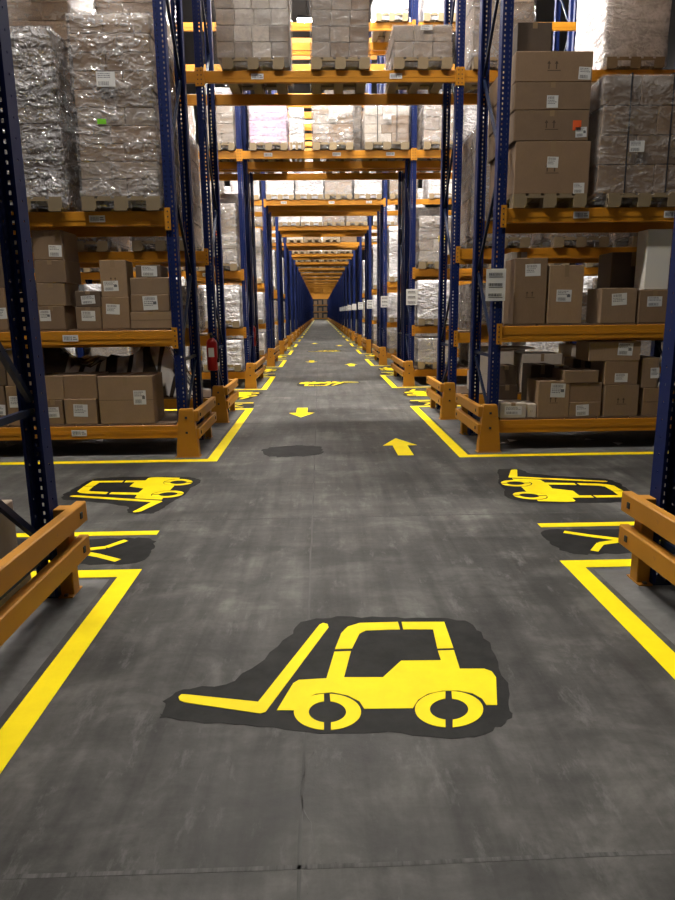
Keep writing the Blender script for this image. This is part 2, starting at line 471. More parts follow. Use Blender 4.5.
def mirror_x(me):
    m2 = me.copy()
    for v in m2.vertices: v.co.x *= -1
    m2.flip_normals(); return m2
LN = ('front', 'second', 'third', 'rear')
LVN = ('bottom', 'second', 'third', 'fourth', 'fifth', 'sixth')
def beams():
    for n in range(0, NR):
        for ln in range(4):
            if n == 0:
                if ln >= 2: beam(n, ln, 0, 4.84, f'orange beam across the corridor at the {LN[ln]} line of first rack ahead', True, (-1.0, .9))
            else:
                beam(n, ln, 0, 4.84, f'orange beam spanning the corridor, {LN[ln]} line of {RACK[n]}, lowest over the corridor', n <= 2, (-1.2, .2, 1.3) if ln == 0 else ())
                if n <= 5:
                    for z, nm in ((7.2, 'middle'), (9.5, 'top')):
                        if n == 1 and z > 9: continue
                        beam(n, ln, 0, z, f'orange beam spanning the corridor, {LN[ln]} line of {RACK[n]}, {nm} level over the corridor', n <= 1)
        if n > 4: continue
        for s in (-1, 1):
            bays = (1, 2) if n == 1 else (1,)
            for k in bays:
                for ln in range(4):
                    if n >= 2 and ln in (1, 2) : continue
                    for i, z in enumerate(levels(n, ln // 2) + (high(n, ln),)):
                        if n == 0 and ln < 2 and i == 3: continue
                        lab = f'orange beam, {LVN[i]} level, {LN[ln]} line of {RACK[n]}, {"" if k == 1 else "second bay "}{SIDE[s]} of corridor'
                        beam(n, ln, s * k, z, lab, n <= 1 and k == 1, ((-.9, .1, 1.0) if ln == 0 and i == 2 else (.6,) if ln == 0 else ()))
    for s in (-1, 1):
        for ln in (0, 1): beam(0, ln, s, 5.35, f'orange beam, fourth level, {LN[ln]} line of first rack ahead, {SIDE[s]} of corridor', False)
        for ln in (0, 3): beam(1, ln, s, 7.2, f'orange beam, fifth level, {LN[ln]} line of second rack ahead, {SIDE[s]} of corridor', False)
beams()
# decks on the two low levels
def deck(n, half, bay, z, label, detail=False):
    L = lines(n); y0, y1 = (L[0], L[1]) if half == 0 else (L[2], L[3])
    def mk():
        mb = MB(); m_ = 9; w = (BLEN - .06) / m_
        for i in range(m_): mb.box(-BLEN / 2 + .03 + i * w + .006, -BLEN / 2 + .03 + (i + 1) * w - .006, -.03, (y1 - y0) + .03, 0, .02)
        return mb.mesh('shelf_deck', [M['deck']])
    return tag(link('shelf_deck', cached(('deck', round(y1 - y0, 3)), mk), None, (bay * PITCH, y0, z)), label, 'shelf deck', 'brown board shelf decks')
for s in (-1, 1):
    for half in (0, 1):
        for i in (0, 1):
            deck(0, half, s, levels(0, half)[i], f'brown board deck on {LVN[i]} level, {WH[half]} half of first rack ahead, {SIDE[s]} of corridor')
            deck(1, half, s, LEVB[i], f'brown board deck on {LVN[i]} level, {WH[half]} half of second rack ahead, {SIDE[s]} of corridor')
DK = .021

# ------------------------------------------------------------------ guard rails and floor lines
RZ = (.265, .47); RX = .105
def guard_parts(root, ln, s, detail):
    # local: y from 0 (front post) to ln; x=0 upright line; the corridor lies on -s side
    def post():
        mb = MB()
        for t_ in (0,):
            vs = []
            for (z, hw, hd) in ((0, .125, .055), (.12, .12, .052), (.53, .078, .045), (.55, .07, .04)):
                vs += [(-hw, -hd, z), (hw, -hd, z), (hw, hd, z), (-hw, hd, z)]
            fs = [(0, 3, 2, 1), (12, 13, 14, 15)]
            for k in range(3):
                for j in range(4): fs.append((k * 4 + j, k * 4 + (j + 1) % 4, k * 4 + 4 + (j + 1) % 4, k * 4 + 4 + j))
            mb.poly_raw(vs, fs)
        mb.box(-.14, .14, -.07, .06, 0, .008)
        for z in (.28, .45): mb.box(-.013, .013, -.058, -.04, z - .008, z + .016, 1)
        return mb.mesh('post', [M['guard'], M['ink']])
    pm = cached('gpost', post)
    link('post', pm, root, (0, 0, 0))
    bp = cached('bpost', lambda: MB().box(-.038, .038, -.045, .045, .006, .52, ch=.004).box(-.04, .04, -.08, .08, 0, .008).box(-.01, .01, -.075, -.055, .008, .02, 1).mesh('post', [M['guard'], M['steel']]))
    link('post', bp, root, (-s * .034, ln, 0))
    def rail():
        mb = MB(); mb.box(-.03, .03, -.03, ln + .1, -.06, .06, ch=.006)
        for y in (.1, ln):
            mb.box(-.036, .036, y - .015, y + .015, -.018, .018, 1)
        return mb.mesh('rail', [M['guard'], M['ink']])
    rm = cached(('rail', round(ln, 2)), rail)
    for z in RZ: link('rail', rm, root, (-s * RX, 0, z))
def far_guard(ln, s):
    mb = MB()
    for y in (0, ln):
        mb.box(-.10, .085, y - .05, y + .05, 0, .54)
    for z in RZ: mb.box(-s * RX - .03, -s * RX + .03, -.1, ln + .05, z - .058, z + .058)
    return mb.mesh('rack_guard', [M['guard']])
def guard(x, y, ln, s, label, detail=True):
    if detail:
        r = thing('rack_guard', label, 'guard rail', (x, y, 0), 0, 'orange rack end guards'); guard_parts(r, ln, s, True)
    else:
        tag(link('rack_guard', cached(('fg', round(ln, 2), s), lambda: far_guard(ln, s)), None, (x, y, 0)), label, 'guard rail', 'orange rack end guards')
for s in (-1, 1):
    xg = s * 1.72
    guard(xg, 2.2, 1.46, s, f'orange two-rail guard beside the camera at {SIDE[s]} rack end')
    guard(xg, 7.42, 1.16, s, f'orange two-rail guard at front of first rack ahead, {SIDE[s]} of corridor')
    guard(xg, 9.82, 1.2, s, f'orange two-rail guard at back of first rack ahead, {SIDE[s]} of corridor')
    for n in range(1, NR): guard(xg, lines(n)[0] - .13, 2.33, s, f'orange two-rail guard at the end of {RACK[n]}, {SIDE[s]} of corridor', n <= 2)

Z0 = .0012; Z1 = .0028
XL = 1.365; LW = .12
def aisle_back(n): return 4.0 if n == -1 else lines(n)[3] + .35
def aisle_front(n): return lines(n)[0] - .42
for n in range(-1, NR):
    for s in (-1, 1):
        XL = 1.36 if s < 0 else 1.328
        ys = -3.0 if n == -1 else aisle_front(n); ye = aisle_back(n); xo = XL + (4.2 if n < 2 else 2.0)
        z1 = Z1 if n < 4 else .004
        mb = MB()
        if n == -1: pts = [(s * XL, ys), (s * XL, ye), (s * xo, ye), (s * xo, ye - LW), (s * (XL + LW), ye - LW), (s * (XL + LW), ys)]
        else: pts = [(s * xo, ys), (s * XL, ys), (s * XL, ye), (s * xo, ye), (s * xo, ye - LW), (s * (XL + LW), ye - LW), (s * (XL + LW), ys + LW), (s * xo, ys + LW)]
        mb.prism(pts, Z0 if n < 4 else .002, z1)
        o = build(mb, 'yellow_line', M['yellow'])
        tag(o, f'yellow floor line painted around the {SIDE[s]} end of {RACK[n]}', 'floor marking', 'yellow floor lines')
        if n < 3:      # bare pale concrete between line and rack
            st = struct('trim_%d' % (20 + (n + 1) * 2 + (s > 0)), MB().box(*sorted((s * (XL + LW + .04), s * xo)), ys + LW + .03 if n >= 0 else ys, ye - LW - .03, .0002, .0006), M['apron'])
        if n < 6:
            yl = ye + .72
            mb = MB().prism([(s * 1.43, yl - .045), (s * 1.43, yl + .045), (s * (xo + .0), yl + .045), (s * (xo + .0), yl - .045)], Z0, z1)
            tag(build(mb, 'lane_line', M['yellow']), f'thin yellow walkway line across the aisle behind {RACK[n]}, {SIDE[s]} side', 'floor marking', 'yellow walkway lines')

# forklift symbol
def fz(zx, zy): return fl(160 + zx / 1.875, 600 + zy / 1.875)
FC = fl(350, 690)
def loc2(pts): return [(x - FC[0], y - FC[1]) for x, y in (fz(*p) for p in pts)]
SYM = {
 'fork': [[(35, 183), (40, 178), (48, 178), (184, 192), (299, 47), (306, 44), (314, 46), (316, 52), (198, 211), (188, 214), (46, 193), (37, 189)]],
 'body': [[(219, 208), (250, 157), (260, 151), (312, 148), (327, 98), (358, 97), (345, 146), (418, 146), (452, 115), (527, 114), (521, 96), (551, 95), (562, 130), (608, 130), (622, 135), (630, 146),
           (632, 198), (612, 198), (604, 186), (586, 176), (560, 171), (530, 171), (502, 177), (484, 188), (474, 204), (383, 205), (374, 191), (352, 180), (322, 174), (292, 177), (268, 188), (252, 208)]],
 'cab_roof': [[(328, 93), (340, 63), (352, 51), (374, 44), (446, 42), (450, 56), (386, 58), (374, 64), (360, 92)], [(453, 42), (533, 42), (550, 91), (520, 92), (512, 56), (456, 56)]],
}
def ring(cx, cy, rx, ry, ix, iy):
    out = []
    for a0, a1 in ((-86, 84), (96, 264)):
        o = [(cx + rx * math.cos(R(a)), cy + ry * math.sin(R(a))) for a in [a0 + (a1 - a0) * k / 22 for k in range(23)]]
        i = [(cx + ix * math.cos(R(a)), cy + iy * math.sin(R(a))) for a in [a0 + 5 + (a1 - a0 - 10) * k / 22 for k in range(23)]]
        out.append(o + i[::-1])
    return out
WHEELS = [ring(314, 211, 63, 34, 35, 20), ring(542, 206, 64, 34, 36, 20)]
BACK = [(5, 208), (30, 172), (140, 150), (232, 78), (268, 42), (330, 32), (440, 34), (560, 38), (602, 62), (640, 130), (658, 200), (640, 236), (560, 262), (430, 250), (300, 252), (160, 236), (20, 224)]
def ragged(pts, amp, seed):
    rr = random.Random(seed); P = [Vector(p) for p in pts]; out = []; n = len(P)
    for i in range(n):
        p0, p1, p2, p3 = P[i - 1], P[i], P[(i + 1) % n], P[(i + 2) % n]
        for k in range(6):
            t = k / 6
            q = .5 * ((2 * p1) + (p2 - p0) * t + (2 * p0 - 5 * p1 + 4 * p2 - p3) * t * t + (3 * p1 - p0 - 3 * p2 + p3) * t ** 3)
            out.append((q.x + rr.uniform(-amp, amp) * .6, q.y + rr.uniform(-amp, amp) * .6))
    return out
def sym_meshes():
    out = []
    for nm, polys in SYM.items():
        mb = MB()
        for p in polys: mb.prism(loc2(p), Z0 + .0008, Z1 + .0008)
        out.append((nm, mb.mesh(nm, [M['yellow']])))
    for wp in WHEELS:
        mb = MB()
        for p in wp: mb.prism(loc2(p), Z0 + .0008, Z1 + .0008)
        out.append(('wheel', mb.mesh('wheel', [M['yellow']])))
    mb = MB(); mb.prism(ragged(loc2(BACK), .018, 5), .0008, .0014); out.append(('black_backing', mb.mesh('black_backing', [M['patch']])))
    return out
SM = sym_meshes()
def forklift(x, y, rz, label, sc=1.0):
    r = thing('forklift_symbol', label, 'floor marking', (x, y, 0), rz, 'yellow forklift floor symbols')
    r.scale = (*((sc, sc) if isinstance(sc, float) else sc), 1)
    for nm, me in SM: link(nm, me, r)
    return r
forklift(FC[0], FC[1], 0, 'large yellow forklift symbol painted on the corridor floor closest to the camera')
forklift(-.05, 15.3, math.pi, 'yellow forklift symbol with forks reversed, mid corridor beside the second rack')
forklift(.0, 28.2, 0, 'small distant yellow forklift symbol in mid corridor')
for n in range(-1, 4):
    for s in (-1, 1):
        y = aisle_back(n) + 1.85
        lab = {-1: 'crossing before the first rack', 0: 'crossing before the second rack', 1: 'crossing before the third rack', 2: 'crossing before the fourth rack', 3: 'crossing before the fifth rack'}[n]
        forklift(-1.77 if s < 0 else 1.79, y + .03, -s * math.pi / 2, f'yellow sideways forklift symbol in {SIDE[s]} arm of the {lab}', (.86, 1.12))
# walking-person symbols on the walkway
def walker_meshes():
    def stroke(mb, p, q, w, z0=Z0 + .0008, z1=Z1 + .0008):
        d = (Vector(q) - Vector(p)).normalized(); nx, ny = -d.y * w / 2, d.x * w / 2
        mb.prism([(p[0] - nx, p[1] - ny), (q[0] - nx, q[1] - ny), (q[0] + nx, q[1] + ny), (p[0] + nx, p[1] + ny)], z0, z1)
    out = []
    mb = MB(); stroke(mb, (0, .40), (0, .0), .06); out.append(('torso', mb.mesh('torso', [M['yellow']])))
    mb = MB(); mb.prism([(.07 * math.cos(R(a)), .52 + .07 * math.sin(R(a))) for a in range(0, 360, 20)], Z0 + .0008, Z1 + .0008); out.append(('head', mb.mesh('head', [M['yellow']])))
    for q, e in (((-.10, -.2), (-.20, -.36)), ((.06, -.2), (.20, -.30))):
        mb = MB(); stroke(mb, (0, .0), q, .055); stroke(mb, q, e, .05); out.append(('leg', mb.mesh('leg', [M['yellow']])))
    for q, e in (((-.13, .22), (-.2, .08)), ((.13, .24), (.19, .10))):
        mb = MB(); stroke(mb, (0, .38), q, .05); stroke(mb, q, e, .045); out.append(('arm', mb.mesh('arm', [M['yellow']])))
    mb = MB(); mb.prism(ragged([(-.24, -.50), (0, -.54), (.23, -.48), (.25, -.3), (.25, 0), (.26, .3), (.25, .6), (-.24, .62), (-.25, .3), (-.25, 0), (-.26, -.3)], .025, 8), .0008, .0014); out.append(('black_backing', mb.mesh('black_backing', [M['patch']])))
    return out
WM = walker_meshes()
for n in range(-1, 2):
    for s in (-1, 1):
        r = thing('walker_symbol', f'yellow walking-person symbol on the walkway behind {RACK[n]}, {SIDE[s]} of corridor', 'floor marking', (s * 1.92, aisle_back(n) + .36, 0), -s * math.pi / 2, 'yellow walking-person floor symbols')
        for nm, me in WM: link(nm, me, r)
# arrows
def arrow_mesh():
    mb = MB(); mb.prism([(-.09, -.52), (.09, -.52), (.09, .05), (.21, .05), (0, .52), (-.21, .05), (-.09, .05)], Z0, Z1); return mb.mesh('arrow', [M['yellow']])
AM = arrow_mesh()
for x, y, rz, lab in ((.75, 7.8, 0, 'yellow arrow pointing ahead beside the first rack'), (-.52, 10.7, math.pi, 'yellow arrow pointing back toward the camera beside the first rack'),
                      (.75, 20.6, 0, 'small yellow arrow beside the third rack, pointing ahead'), (-.5, 22.2, math.pi, 'small yellow arrow beside the third rack, pointing back'),
                      (.75, 33, 0, 'tiny far yellow arrow pointing ahead beside the fifth rack'), (-.5, 35.5, math.pi, 'tiny far yellow arrow pointing back beside the fifth rack')):
    tag(link('floor_arrow', AM, None, (x, y, 0), rz), lab, 'floor marking', 'yellow floor arrows')
def patch(pts, label):
    tag(build(MB().prism(ragged([fl(*p) for p in pts], .04, 3), .0008, .0012), 'dark_floor_patch', M['patch']), label, 'floor patch', 'dark painted-over floor patches')
patch([(262, 450), (285, 446), (316, 446), (322, 450), (318, 455), (285, 457), (268, 456)], 'dark painted-over patch on the corridor floor left of the forward arrow')

# ------------------------------------------------------------------ cartons, pallets, loads
def pallet_mesh(w=.8, d=1.2):
    mb = MB()
    n = 5; bw = .13; gap = (w - n * bw) / (n - 1)
    for i in range(n): mb.box(-w / 2 + i * (bw + gap), -w / 2 + i * (bw + gap) + bw, -d / 2, d / 2, .122, .144)
    for y in (-d / 2, -.0725, d / 2 - .145): mb.box(-w / 2, w / 2, y, y + .145, .10, .122)
    for x in (-w / 2, -.0725, w / 2 - .145):
        for y in (-d / 2, -.0725, d / 2 - .145): mb.box(x, x + .145, y, y + .145, .022, .10)
        xx = x; mb.box(xx, xx + .13, -d / 2, d / 2, 0, .022)
    return mb.mesh('wooden_pallet', [M['wood']])
PAL = pallet_mesh()
def carton_mesh(w, d, h, mat, tape=True):
    mb = MB().box(-w / 2, w / 2, -d / 2, d / 2, 0, h, ch=min(.006, h * .05))
    return mb.mesh('carton', [mat])
def carton(x0, x1, yf, d, z0, z1, label, mat='card', rz=0, parts=('tape',), group=None, tilt=0, lab=None, lab2=None):
    """a cardboard box whose front face lies at y = yf; lab = (u, v, w, h) of the paper label on the front, in fractions of the face"""
    w = x1 - x0; h = z1 - z0
    o = tag(link('carton', carton_mesh(w, d, h, M[mat]), None, ((x0 + x1) / 2, yf + d / 2, z0), rz), label, 'carton', group)
    if tilt: o.rotation_euler.y = tilt
    dress(o, w, d, h, parts, lab, lab2)
    return o
LBL = [0]
def dress(o, w, d, h, parts, lab, lab2=None):
    yf = -d / 2
    if 'tape' in parts:
        mb = MB(); mb.box(-.025, .025, yf - .0006, -yf + .0006, h, h + .0008); mb.box(-.025, .025, yf - .001, yf, h * .8, h + .0008)
        build(mb, 'tape', M['tape'], o)
    if 'seam' in parts:
        mb = MB(); mb.box(-w * .495, w * .495, yf - .001, yf, h * .5 - .002, h * .5 + .002); build(mb, 'flap_seam', M['print'], o)
    if 'mark' in parts:
        mb = MB(); a = min(.05, w * .1)
        for k in (-1, 1):
            x = k * a * .8 + w * -.02
            mb.box(x - a * .12, x + a * .12, yf - .001, yf, h * .42, h * .42 + a)
            mb.poly_raw([(x - a * .4, yf - .001, h * .42 + a), (x + a * .4, yf - .001, h * .42 + a), (x, yf - .001, h * .42 + a * 1.6)], [(0, 1, 2)])
        mb.box(-a * 1.4, a * 1.4, yf - .001, yf, h * .42 - a * .35, h * .42 - a * .2)
        build(mb, 'printed_mark', M['print'], o)
    for L in (lab, lab2):
        if L:
            u, v, lw, lh = L[:4]; mat = L[4] if len(L) > 4 else None
            if mat:
                build(MB().box(-lw / 2, lw / 2, -.0012, 0, -lh / 2, lh / 2), 'sticker', M[mat], o, (w * (u - .5), yf, h * v))
            else:
                LBL[0] += 1; sd = LBL[0]
                st = cached(('ship', round(lw, 2), round(lh, 2), sd % 6), lambda: sticker_mesh(lw, lh, sd % 6, 'ship'))
                q = link('shipping_label', st, o, (w * (u - .5), yf, h * v)); q.rotation_euler.y = ((sd * 37) % 11 - 5) * .012; q['label'] = 'white printed shipping label'

def film_mesh(w, d, h, z0, seed, mat, amp=.008, skirt=.12, open_bottom=True):
    mb = MB(); rr = random.Random(seed); n = 10; nz = max(6, int(h / .12))
    ph = [rr.uniform(0, 6.28) for _ in range(8)]
    per = [(-w / 2 + w * k / n, -d / 2) for k in range(n)] + [(w / 2, -d / 2 + d * k / n) for k in range(n)] + [(w / 2 - w * k / n, d / 2) for k in range(n)] + [(-w / 2, d / 2 - d * k / n) for k in range(n)]
    P = len(per); rows = []
    for j in range(nz + 1):
        z = z0 - skirt + (h + skirt) * j / nz
        row = []
        for k, (x, y) in enumerate(per):
            t = amp * (math.sin(k * 1.1 + ph[0] + j * .7) + .7 * math.sin(j * 1.7 + ph[1] - k * .35) + rr.uniform(-.6, .6)) * .5 + .012
            L = math.hypot(x, y) or 1; sx = 1 if x > 0 else -1; sy = 1 if y > 0 else -1
            e = (abs(abs(x) - w / 2) < 1e-6, abs(abs(y) - d / 2) < 1e-6)
            row.append((x + (sx * max(t, .004) if e[0] else 0), y + (sy * max(t, .004) if e[1] else 0), z))
        rows.append(row)
    vs = [p for r_ in rows for p in r_]; fs = []
    for j in range(nz):
        for k in range(P): fs.append((j * P + k, j * P + (k + 1) % P, (j + 1) * P + (k + 1) % P, (j + 1) * P + k))
    c = len(vs); vs.append((0, 0, z0 + h + .012))
    top = nz * P
    for k in range(P): fs.append((top + k, top + (k + 1) % P, c))
    mb.poly_raw(vs, fs); me = mb.mesh('stretch_film', [M[mat]], smooth=True); return me

def load(x, yf, z, w, d, h, layers, cols, label, mats=('card',), film='film', detail=True, stickers=(), seed=0, rows=1, name='wrapped_pallet_load', group='wrapped pallet loads', amp=.008, straps=False, top_sheet=None, palw=.8):
    """film-wrapped cartons on a wooden pallet; x = centre, yf = front of the pallet, z = beam top"""
    rr = random.Random(seed); pd = 1.2
    r = thing(name, label, 'pallet load', (x, yf + pd / 2, z), 0, group)
    p = link('wooden_pallet', PAL, r); p.scale = (palw / .8, 1, 1)
    zb = .146; lh = h / layers
    if detail:
        for j in range(layers):
            c = cols if j % 2 == 0 or cols < 3 else cols
            cut = [0]; 
            ws = [1 + rr.uniform(-.08, .08) + (.5 if (cols == 2 and ((j % 2 == 0) == (k == 0))) else 0) for k in range(c)]; S = sum(ws); off = rr.uniform(-.008, .008)
            xx = -w / 2
            for k in range(c):
                cw = ws[k] / S * w
                for q in range(rows):
                    dd = d / rows
                    me = MB().box(xx + .003, xx + cw - .003, -d / 2 + q * dd + .003, -d / 2 + (q + 1) * dd - .003, zb + j * lh + .002, zb + (j + 1) * lh - .003, ch=.006).mesh('carton', [M[rr.choice(mats)]])
                    link('carton', me, r, (off, 0, 0))
                xx += cw
    else:
        mb = MB()
        for j in range(layers):
            for k in range(cols): mb.box(-w / 2 + k * w / cols + .003, -w / 2 + (k + 1) * w / cols - .003, -d / 2, d / 2, zb + j * lh + .003, zb + (j + 1) * lh - .003)
        build(mb, 'carton_block', M[rr.choice(mats)], r)
    if film:
        link('stretch_film', film_mesh(w + .02, d + .02, h, zb, seed + 5, film, amp), r)
    if straps:
        mb = MB()
        for sx in (-.22, .22):
            mb.box(sx * w - .008, sx * w + .008, -d / 2 - .024, -d / 2 - .021, .1, zb + h + .015); mb.box(sx * w - .008, sx * w + .008, -d / 2 - .024, d / 2 + .02, zb + h + .015, zb + h + .017)
        build(mb, 'strap', M['ink'], r)
    for (u, v, lw, lh_, m_) in stickers:
        if m_: build(MB().box(-lw / 2, lw / 2, -.002, 0, -lh_ / 2, lh_ / 2), 'sticker', M[m_], r, (w * (u - .5), -d / 2 - .026, zb + h * v))
        else: link('shipping_label', cached(('ship', round(lw, 2), round(lh_, 2)), lambda: sticker_mesh(lw, lh_, 7, 'ship')), r, (w * (u - .5), -d / 2 - .026, zb + h * v))
    return r
def px_load(x0, x1, ytop, yf, z, label, **kw):
    """from the pixel columns of its base and the pixel row of its top, at the depth of its front"""
    d = kw.pop('d', 1.14)
    yload = yf + .6 - d / 2
    zz = z + .15
    # row of the base at that depth, by projection
    a = at_z(x0, zz, yload); b_ = at_z(x1, zz, yload)
    for e in (-XU, XU):                         # keep clear of the uprights
        if a < e + .1 and b_ > e - .1:
            if (a + b_) / 2 < e: b_ = e - .1
            else: a = e + .1
    top = at((x0 + x1) / 2, ytop, yload).z
    if 'palw' in kw: kw['palw'] = min(kw['palw'], b_ - a + .02)
    else: kw['palw'] = min(.8, b_ - a + .04)
    return load((a + b_) / 2, yf, z, b_ - a, d, top - z - .146, label=label, **kw)
def at_z(px, z, Y):
    lo, hi = -400, 1000
    for _ in range(40):
        m_ = (lo + hi) / 2
        if at(px, m_, Y).z > z: lo = m_
        else: hi = m_
    return at(px, lo, Y).x

# --- first rack, left bay, third level: two big film-wrapped loads
YA = lines(0)[0]; YC = lines(0)[2]
px_load(83, 163, 14, YA - .1, LEV[2], 'film-wrapped carton load with a green sticker, beside the left corridor upright', layers=10, cols=2, mats=('card3', 'card', 'card2'), rows=2, film='film', seed=2, palw=.86,
        stickers=((.42, .65, .19, .14, None), (.33, .42, .09, .05, 'inkgreen')))
px_load(-16, 64, 27, YA - .1, LEV[2], 'shiny film-wrapped load behind the near left upright', layers=9, cols=2, mats=('card3', 'carddark'), rows=2, film='filmshiny', seed=4, amp=.014)
# --- first rack, right bay, third level: loose cartons on a pallet and a wrapped load
def R_(x0, x1, ytop, Y, z): return at_z(x0, z, Y), at_z(x1, z, Y), at((x0 + x1) / 2, ytop, Y).z
yR = YA - .08
xa, xb, _ = R_(513, 588, 100, yR, LEV[2] + .15)
tag(link('wooden_pallet', PAL, None, ((xa + xb) / 2, yR + .6, LEV[2])), 'pallet under the tall unwrapped brown carton stack by the right upright', 'pallet', 'wooden pallets')
z = LEV[2] + .146
rowsR = [(195, 514, 587, 'lowest wide brown carton of the tall stack by the right upright', ((.86, .10, .12, .11), (.22, .0, 0, 0))), (140, 514, 588, '', None), (110, 514, 590, '', None), (82, 515, 592, '', None), (50, 518, 556, '', None)]
specs = [(141, 514, 588, 'bottom carton of the tall unwrapped stack by the right corridor upright', [(.87, .10, .12, .11), (.5, .6, .12, .11)], ('tape', 'mark')),
         (110, 513.5, 588, 'second carton up in the tall unwrapped stack, with an orange sticker', [(.9, .28, .12, .1), (.84, .5, .09, .1, 'inkred')], ('tape', 'mark')),
         (82, 514, 590, 'third carton up in the tall unwrapped stack by the right upright', [(.5, .3, .12, .12), None], ('tape',)),
         (51, 515, 592, 'fourth carton up, topmost wide one of the tall unwrapped stack', [(.9, .28, .13, .12), None], ('tape', 'mark'))]
for (yt, px0, px1, lab, ls, prt) in specs:
    xa, xb, zt = R_(px0, px1, yt, yR + .02, z)
    carton(xa, xb, yR + .02, 1.1, z, zt, lab, 'card', parts=prt, lab=ls[0], lab2=ls[1], group='unwrapped cartons of the tall stack'); z = zt + .001
xa, xb, zt = R_(517, 551, 22, yR + .1, z)
carton(xa, xb, yR + .1, .5, z, zt, 'small carton on top of the tall unwrapped stack by the right upright', 'carddark', group='unwrapped cartons of the tall stack')
px_load(597, 690, 75, YA - .08, LEV[2], 'dull brown film-wrapped load behind the right near upright', layers=4, cols=2, mats=('card',), film='filmgrey', seed=9, rows=1, straps=True,
        stickers=((.38, .40, .16, .11, None),), d=1.12)

# --- first rack, second level (deck at 1.42)
def shelf(specs, Yd, zsup, group):
    """specs: (x0, x1, ytop, depth, dy, material, parts, label box, text, on) - on: name of the carton underneath"""
    tops = {}
    for sp in specs:
        key, on, x0, x1, yt, dp, dy, mt, prt, lb, txt = sp[:11]; rz = sp[11] if len(sp) > 11 else random.Random(txt).uniform(-.02, .02)
        z0 = zsup if on is None else tops[on]
        Y = Yd + dy
        xa, xb, zt = R_(x0, x1, yt, Y, z0)
        carton(xa, xb, Y, dp, z0, zt, txt, mt, parts=prt, lab=lb, group=group, rz=rz); tops[key] = zt + .001
Y2 = YA - .02
G = 'cartons on the second shelf level, first rack, left bay'
SL = (.5, .5, .15, .12)
shelf([
 ('a', None, 131, 172, 311.5, .45, .0, 'card2', ('tape', 'seam'), None, 'flat brown carton, lowest of the four-high stack by the left upright'),
 ('b', 'a', 131.5, 170, 294.5, .45, .0, 'card', ('tape',), (.5, .5, .16, .15), 'brown carton with a big label, second of the four-high stack'),
 ('c', 'b', 131, 170, 277.5, .45, .01, 'card2', ('tape',), None, 'plain brown carton, third of the four-high stack'),
 ('d', 'c', 136, 161, 265, .35, .02, 'carddark', ('tape',), (.55, .5, .17, .11), 'small dark carton on top of the four-high stack'),
 ('e', None, 103, 131, 297, .4, .02, 'card', ('tape',), (.42, .62, .15, .11), 'upright brown carton, lower of the tilted pair on the second shelf'),
 ('f', 'e', 101, 127, 260, .36, .03, 'card2', ('tape', 'mark'), (.38, .3, .16, .11), 'tall tan carton, upper of the pair, leaning beside the four-high stack', .06),
 ('g', None, 77, 102, 307, .4, .0, 'card', ('tape',), (.5, .6, .15, .11), 'small labelled carton, lower of the short pair on the second shelf'),
 ('h', 'g', 76, 101, 291, .4, .0, 'carddark', ('tape',), (.5, .45, .15, .09), 'small dark carton, upper of the short pair on the second shelf'),
 ('i', None, 39, 66, 306, .45, .0, 'card', ('tape',), (.28, .6, .12, .12), 'brown carton, lowest of the stack behind the near left upright'),
 ('j', 'i', 38, 66, 283, .45, .0, 'card2', ('tape',), None, 'brown carton, second of the stack behind the near left upright'),
 ('k', 'j', 36, 67, 260, .45, .0, 'card', ('tape',), None, 'brown carton, third of the stack behind the near left upright'),
 ('l', 'k', 34, 64, 230, .45, .0, 'card', ('tape',), (.75, .3, .14, .12), 'brown carton topping the stack behind the near left upright'),
 ('m', None, -16, 8, 288, .45, .0, 'card', ('tape',), (.8, .4, .12, .12), 'lower brown carton at the left frame edge of the second shelf'),
 ('n', 'm', -18, 9, 252, .45, .02, 'carddark', ('tape',), None, 'upper dark carton at the left frame edge of the second shelf'),
 ('o', None, 66, 76, 290, .5, .3, 'cardwhite', ('tape',), None, 'narrow pale carton set back between the two carton stacks'),
 ('o2', None, 11, 33, 292, .45, .03, 'card2', ('tape',), None, 'brown carton just left of the near left upright, second shelf'),
], Y2, LEV[1] + DK, G)
G = 'cartons on the bottom shelf level, first rack, left bay'
shelf([
 ('a', None, 101, 155, 376, .5, .0, 'card2', ('tape', 'seam'), (.75, .55, .14, .16), 'large battered brown carton on the bottom shelf by the left guard'),
 ('b', None, 66, 98, 399, .45, .0, 'card2', ('tape',), (.5, .55, .16, .14), 'brown labelled carton, lower of the bottom shelf pair'),
 ('c', 'b', 65, 98, 375, .45, .01, 'card', ('tape',), None, 'plain brown carton, upper of the bottom shelf pair'),
 ('d', None, 45, 64, 400, .45, .0, 'card', ('tape',), (.5, .5, .13, .12), 'narrow labelled carton behind the near left upright, bottom shelf'),
 ('e', 'd', 43, 64, 376, .45, .0, 'card2', ('tape',), None, 'tan carton above the narrow labelled one, bottom shelf'),
 ('f', None, 9, 31, 386, .45, .0, 'card', ('tape',), (.45, .6, .16, .13), 'labelled brown carton left of the near left upright, bottom shelf'),
 ('g', 'f', 8, 31, 350, .45, .0, 'card2', ('tape',), None, 'tall tan carton on the labelled one, left of the near upright'),
 ('h', None, -20, 8, 386, .45, .0, 'card', ('tape',), (.8, .4, .12, .12), 'brown carton at the left frame edge, bottom shelf'),
 ('i', 'h', -20, 7, 352, .45, .0, 'carddark', ('tape',), None, 'dark carton at the left frame edge above the brown one, bottom shelf'),
], Y2, LEV[0] + DK, G)
